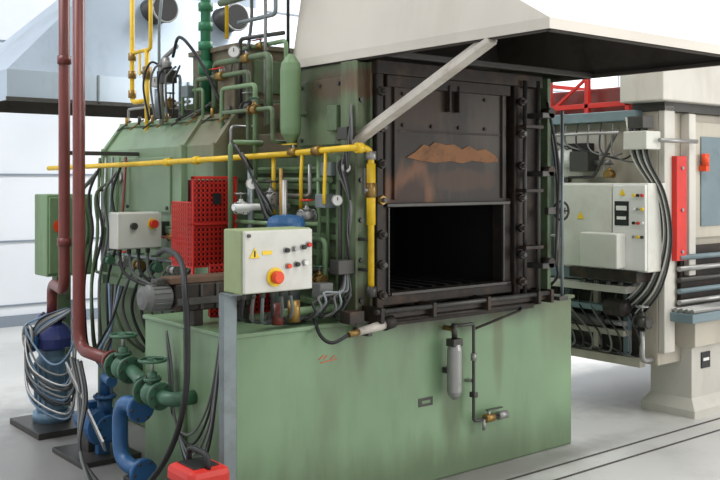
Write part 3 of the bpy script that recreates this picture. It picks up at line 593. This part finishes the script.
# right machine -------------------------------------------------------------
T=empty('tempering_furnace')
box('body',3.3,5.6,0,1.36,.36,2.06,'m2',T,.01)
for i,y in enumerate([.9,1.26]): box('leg_%d'%i,3.32,3.42,y+.02,y+.1,0,.36,'m2',T); box('leg_far_%d'%i,5.4,5.5,y,y+.08,0,.36,'m2',T)
box('side_beam_top',3.20,3.30,.12,1.45,2.0,2.07,'bgrey',T,.006); box('side_post_a',3.22,3.30,.88,.95,.9,2.0,'bgrey',T,.006); box('side_post_b',3.22,3.30,1.36,1.44,.0,2.0,'bgrey',T,.006); box('side_beam_mid',3.22,3.30,.1,1.36,.90,.97,'bgrey',T,.006)
for i,z in enumerate([1.1,1.35,1.6,1.8]): cyl('side_stud_%d'%i,(3.26,.74,z),(3.3,.74,z),.02,'dsteel',T,seg=8)
box('side_cover_a',3.275,3.3,.42,.84,1.62,1.95,'m2l',T,.006); box('side_cover_b',3.27,3.3,1.0,1.32,1.1,1.9,'m2l',T,.006)
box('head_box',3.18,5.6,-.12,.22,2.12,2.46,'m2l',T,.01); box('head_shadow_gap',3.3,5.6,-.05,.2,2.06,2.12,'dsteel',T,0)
box('front_column',3.30,3.42,-.05,0,.45,2.1,'m2l',T,.006); box('red_guard_bar',3.38,3.50,-.09,-.04,1.06,1.76,'red',T,.006)
for i,z in enumerate([1.12,1.4,1.68]): cyl('guard_bolt_%d'%i,(3.44,-.10,z),(3.44,-.09,z),.012,'steel',T,seg=6)
box('front_recess_frame',3.56,3.64,-.07,0,.95,2.05,'m2l',T,.006); box('front_door',3.66,4.6,-.04,0,1.2,2.0,'m2',T,.006); box('front_door_inner',3.74,4.5,-.05,-.04,1.28,1.9,'bgrey',T,.006)
cyl('warning_lamp',(3.74,-.08,1.70),(3.74,-.08,1.78),.026,'orange',T); box('lamp_bracket',3.72,3.76,-.1,-.04,1.66,1.70,'orange',T)
box('front_opening',3.52,4.8,-.03,0,.72,1.15,'soot',T,.004)
for i in range(5):
    cyl('roller_%d'%i,(3.42,-.08,.78+.075*i),(4.7,-.08,.78+.075*i),.018,['steel','bgrey','dsteel'][i%3],T)
box('roller_table',3.36,4.8,-.22,-.03,.66,.72,'bgrey',T,.006)
for i in range(5): cyl('table_roller_%d'%i,(3.38,-.04-.04*i,.735),(4.7,-.04-.04*i,.735),.016,'steel',T)
box('underside_shade_sheet',3.29,3.30,.1,1.3,.38,.84,'soot',T,0); box('tray_a',3.14,3.30,.14,.95,.84,.89,'m2l',T,.004); box('tray_b',3.18,3.3,.3,1.3,.70,.74,'bgrey',T,.004); box('tray_c',3.2,3.3,.2,1.2,.54,.58,'m2',T,.004)  # dark sheet standing for shade inside the lower body, soot material reused
for i in range(5): box('under_strut_%d'%i,3.25,3.3,.2+.25*i,.24+.25*i,.36,.86,'m2' if i%2 else 'bgrey',T,.003)
box('under_pan',3.24,3.3,.1,1.36,.34,.40,'m2',T,.004)
cyl('hydraulic_cylinder',(3.2,.35,.63),(3.2,.95,.63),.04,'dsteel',T); cyl('hydraulic_rod',(3.2,.18,.63),(3.2,.35,.63),.018,'steel',T)
lathe('hydraulic_motor',(3.16,.30,.74),(0,-1,0),[(.03,-.02),(.06,0),(.06,.14),(.045,.16),(.02,.17)],'soot',T)
vs=[(3.51,-.14,0),(4.55,-.14,0),(4.55,.28,0),(3.51,.28,0),(3.51,-.14,.05),(4.55,-.14,.05),(4.55,.28,.05),(3.51,.28,.05),(3.57,-.08,.12),(4.5,-.08,.12),(4.5,.24,.12),(3.57,.24,.12),(3.57,-.08,.47),(4.5,-.08,.47),(4.5,.24,.47),(3.57,.24,.47)]
fs=[(0,1,2,3),(12,13,14,15)]
for j in (0,4,8):
    for i in range(4): fs.append((j+i,j+(i+1)%4,j+4+(i+1)%4,j+4+i))
poly('foot_box',vs,fs,'m2l',T); box('foot_lid',3.55,4.52,-.10,.26,.46,.48,'m2l',T,.004); box('foot_label',3.68,3.79,-.088,-.08,.31,.42,'black',T,.002); box('foot_label_text',3.70,3.77,-.091,-.088,.36,.38,'white',T,0)
box('upper_foot_bracket',3.50,4.2,-.15,.05,.48,.66,'m2',T,.006)
lathe('vent_motor',(3.24,.76,1.76),(0,-1,0),[(.03,-.02),(.065,0),(.07,.02),(.07,.12),(.05,.13)],'white',T); box('motor_gear',3.15,3.3,.46,.62,1.66,1.80,'dsteel',T); cyl('motor_shaft',(3.23,.46,1.72),(3.23,.33,1.72),.02,'steel',T); box('switch_block',3.2,3.3,.50,.68,1.80,1.86,'soot',T)
box('actuator',3.08,3.24,-.06,.12,1.80,1.92,'box',T,.006); box('actuator_b',3.10,3.22,-.02,.10,1.94,2.02,'dsteel',T); cyl('actuator_rod',(3.18,-.09,1.86),(3.6,-.1,1.86),.014,'steel',T)
for i in range(9): hose('side_cable_%d'%i,[(3.2,.02+.02*i,2.02),(3.13,-.04+.015*i,1.75),(3.2,-.12+.01*i,1.5),(3.24,-.14+.012*i,1.2),(3.22,-.08+.02*i,.9),(3.24,.08+.03*i,.7)],.007,['black','cable','box'][i%3],T)
for i in range(8): hose('top_lead_%d'%i,[(3.22,1.0-.1*i,2.0),(3.15,.95-.1*i,1.92-.02*i),(3.17,.8-.1*i,1.86-.02*i),(3.25,.75-.1*i,1.78)],.006,['black','cable'][i%2],T)
for i in range(8): hose('under_cable_%d'%i,[(3.26,.2+.1*i,.84),(3.18,.15+.1*i,.72),(3.16,.05+.08*i,.55),(3.22,.1+.08*i,.42),(3.28,.3+.1*i,.45)],.007,['black','cable'][i%2],T)
valve('drain_valve',(3.18,.04,.66),(0,1,0),.045,'dsteel',T,wm='steel'); pipe('drain',[(3.18,.04,.6),(3.18,.04,.4),(3.3,.04,.4)],.018,'steel',T); pipe('air_header',[(3.15,1.2,1.92),(3.15,.2,1.92)],.010,'steel',T)
pipe('air_drop',[(3.2,1.1,1.95),(3.2,1.1,1.2),(3.2,.7,1.2),(3.2,.7,.98)],.010,'steel',T); box('terminal_box',3.2,3.3,1.05,1.22,1.3,1.45,'bgrey',T); gauge('side_gauge',(3.18,.98,1.55),(-1,-.3,0),.035,T)
valve('side_valve',(3.18,.30,1.64),(1,0,0),.03,'brass',T,wm='dsteel'); pipe('hyd_line',[(3.25,.7,1.62),(3.2,.45,1.62),(3.2,.24,1.95)],.010,'dsteel',T)
RF=empty('red_transport_frame')
for i,x in enumerate([3.4,4.6]):
    for j,y in enumerate([.30,.65,1.0,1.32]): box('upright_%d_%d'%(i,j),x,x+.035,y,y+.035,2.06,2.38,'red',RF,.003)
    for j,z in enumerate([2.12,2.34]): box('rail_%d_%d'%(i,j),x,x+.035,.30,1.35,z,z+.035,'red',RF,.003)
    beamto('brace_a_%d'%i,(x+.015,1.0,2.12),(x+.015,1.34,2.35),.02,.02,'red',RF); beamto('brace_b_%d'%i,(x+.015,.66,2.35),(x+.015,1.0,2.12),.02,.02,'red',RF)
for j,y in enumerate([.30,1.32]): box('cross_%d'%j,3.4,4.63,y,y+.03,2.34,2.37,'red',RF,.003)
box('crate_body',3.5,4.3,.36,1.2,2.07,2.27,'redpipe',RF,.02)
EC=empty('electrical_cabinet')
box('case',3.08,3.28,-.07,.63,1.0,1.58,'box',EC,.008); box('door',3.06,3.08,.20,.625,1.01,1.57,'box',EC,.006); box('panel_door',3.06,3.08,-.065,.19,1.01,1.57,'white',EC,.006)
box('name_plate',3.056,3.06,.06,.17,1.30,1.46,'black',EC,.001); box('name_text',3.053,3.056,.075,.155,1.40,1.43,'white',EC,0); box('name_text_b',3.053,3.056,.08,.15,1.34,1.36,'white',EC,0)
for i in range(4):
    for j in range(3): cyl('button_%d_%d'%(i,j),(3.045,-.045+.032*j,1.50-.09*i),(3.06,-.045+.032*j,1.50-.09*i),.010,['red','black','sticker','steel','white'][(i*2+j)%5],EC,seg=12)
def trix(y,z,s,x,P,n): poly(n,[(x,y-s,z-s*.85),(x,y+s,z-s*.85),(x,y,z+s*.85),(x-.002,y-s,z-s*.85),(x-.002,y+s,z-s*.85),(x-.002,y,z+s*.85)],[(0,1,2),(3,5,4),(0,3,4,1),(1,4,5,2),(2,5,3,0)],'sticker',P)
trix(.11,1.52,.025,3.058,EC,'warning_a'); trix(.45,1.36,.03,3.058,EC,'warning_b')
box('meter_box',2.96,3.06,.08,.38,1.02,1.25,'box',EC,.01); box('cable_duct',3.06,3.26,.0,.55,.93,1.0,'soot',EC)
for i in range(5): cyl('gland_%d'%i,(3.10,.05+.1*i,.90),(3.10,.05+.1*i,.93),.016,'dsteel',EC,seg=8)
# ---------------------------------------------------------------- camera / light
cd=bpy.data.cameras.new('camera'); c=bpy.data.objects.new('camera',cd); COL.objects.link(c)
c.location=(-2.234,-3.685,1.6); c.rotation_euler=(math.pi/2,0,-math.atan2(.6289,.7775)); cd.lens=47.65; cd.shift_y=-60/720
S.camera=c
wd=bpy.data.worlds.new('w'); S.world=wd; wd.use_nodes=True
wd.node_tree.nodes['Background'].inputs[0].default_value=(.97,.98,1,1); wd.node_tree.nodes['Background'].inputs[1].default_value=.82
def area(name,loc,tgt,sx,sy,p,col=(1,1,1)):
    l=bpy.data.lights.new(name,'AREA'); l.shape='RECTANGLE'; l.size=sx; l.size_y=sy; l.energy=p; l.color=col
    o=bpy.data.objects.new(name,l); COL.objects.link(o); o.location=loc
    o.rotation_euler=(Vector(tgt)-Vector(loc)).to_track_quat('-Z','Y').to_euler(); return o
area('overhead_fill',(1.5,-3,6.6),(1.5,-1,0),5,4,320,(1,.98,.94))  # overhead area light added to replace light the ceiling blocks, no skylight built
area('overhead_fill.001',(-3,3.5,6.6),(-2,5.5,0),4,4,380,(.98,.99,1))  # added overhead fill toward the left part of the back wall
area('overhead_fill.002',(7,2.5,6.6),(7,4,0),6,4,650,(1,1,1))  # added overhead fill behind the right machine
area('overhead_fill.003',(14,2.5,6.6),(14,5,1),7,4,1100,(1,1,1))  # unseen lamp added to brighten the dim far end of the back wall
area('side_area_light',(6.5,-6,3),(2.5,0,1),4,4,250,(1,.97,.93))  # unseen area light from the right aimed at the furnace, no door there
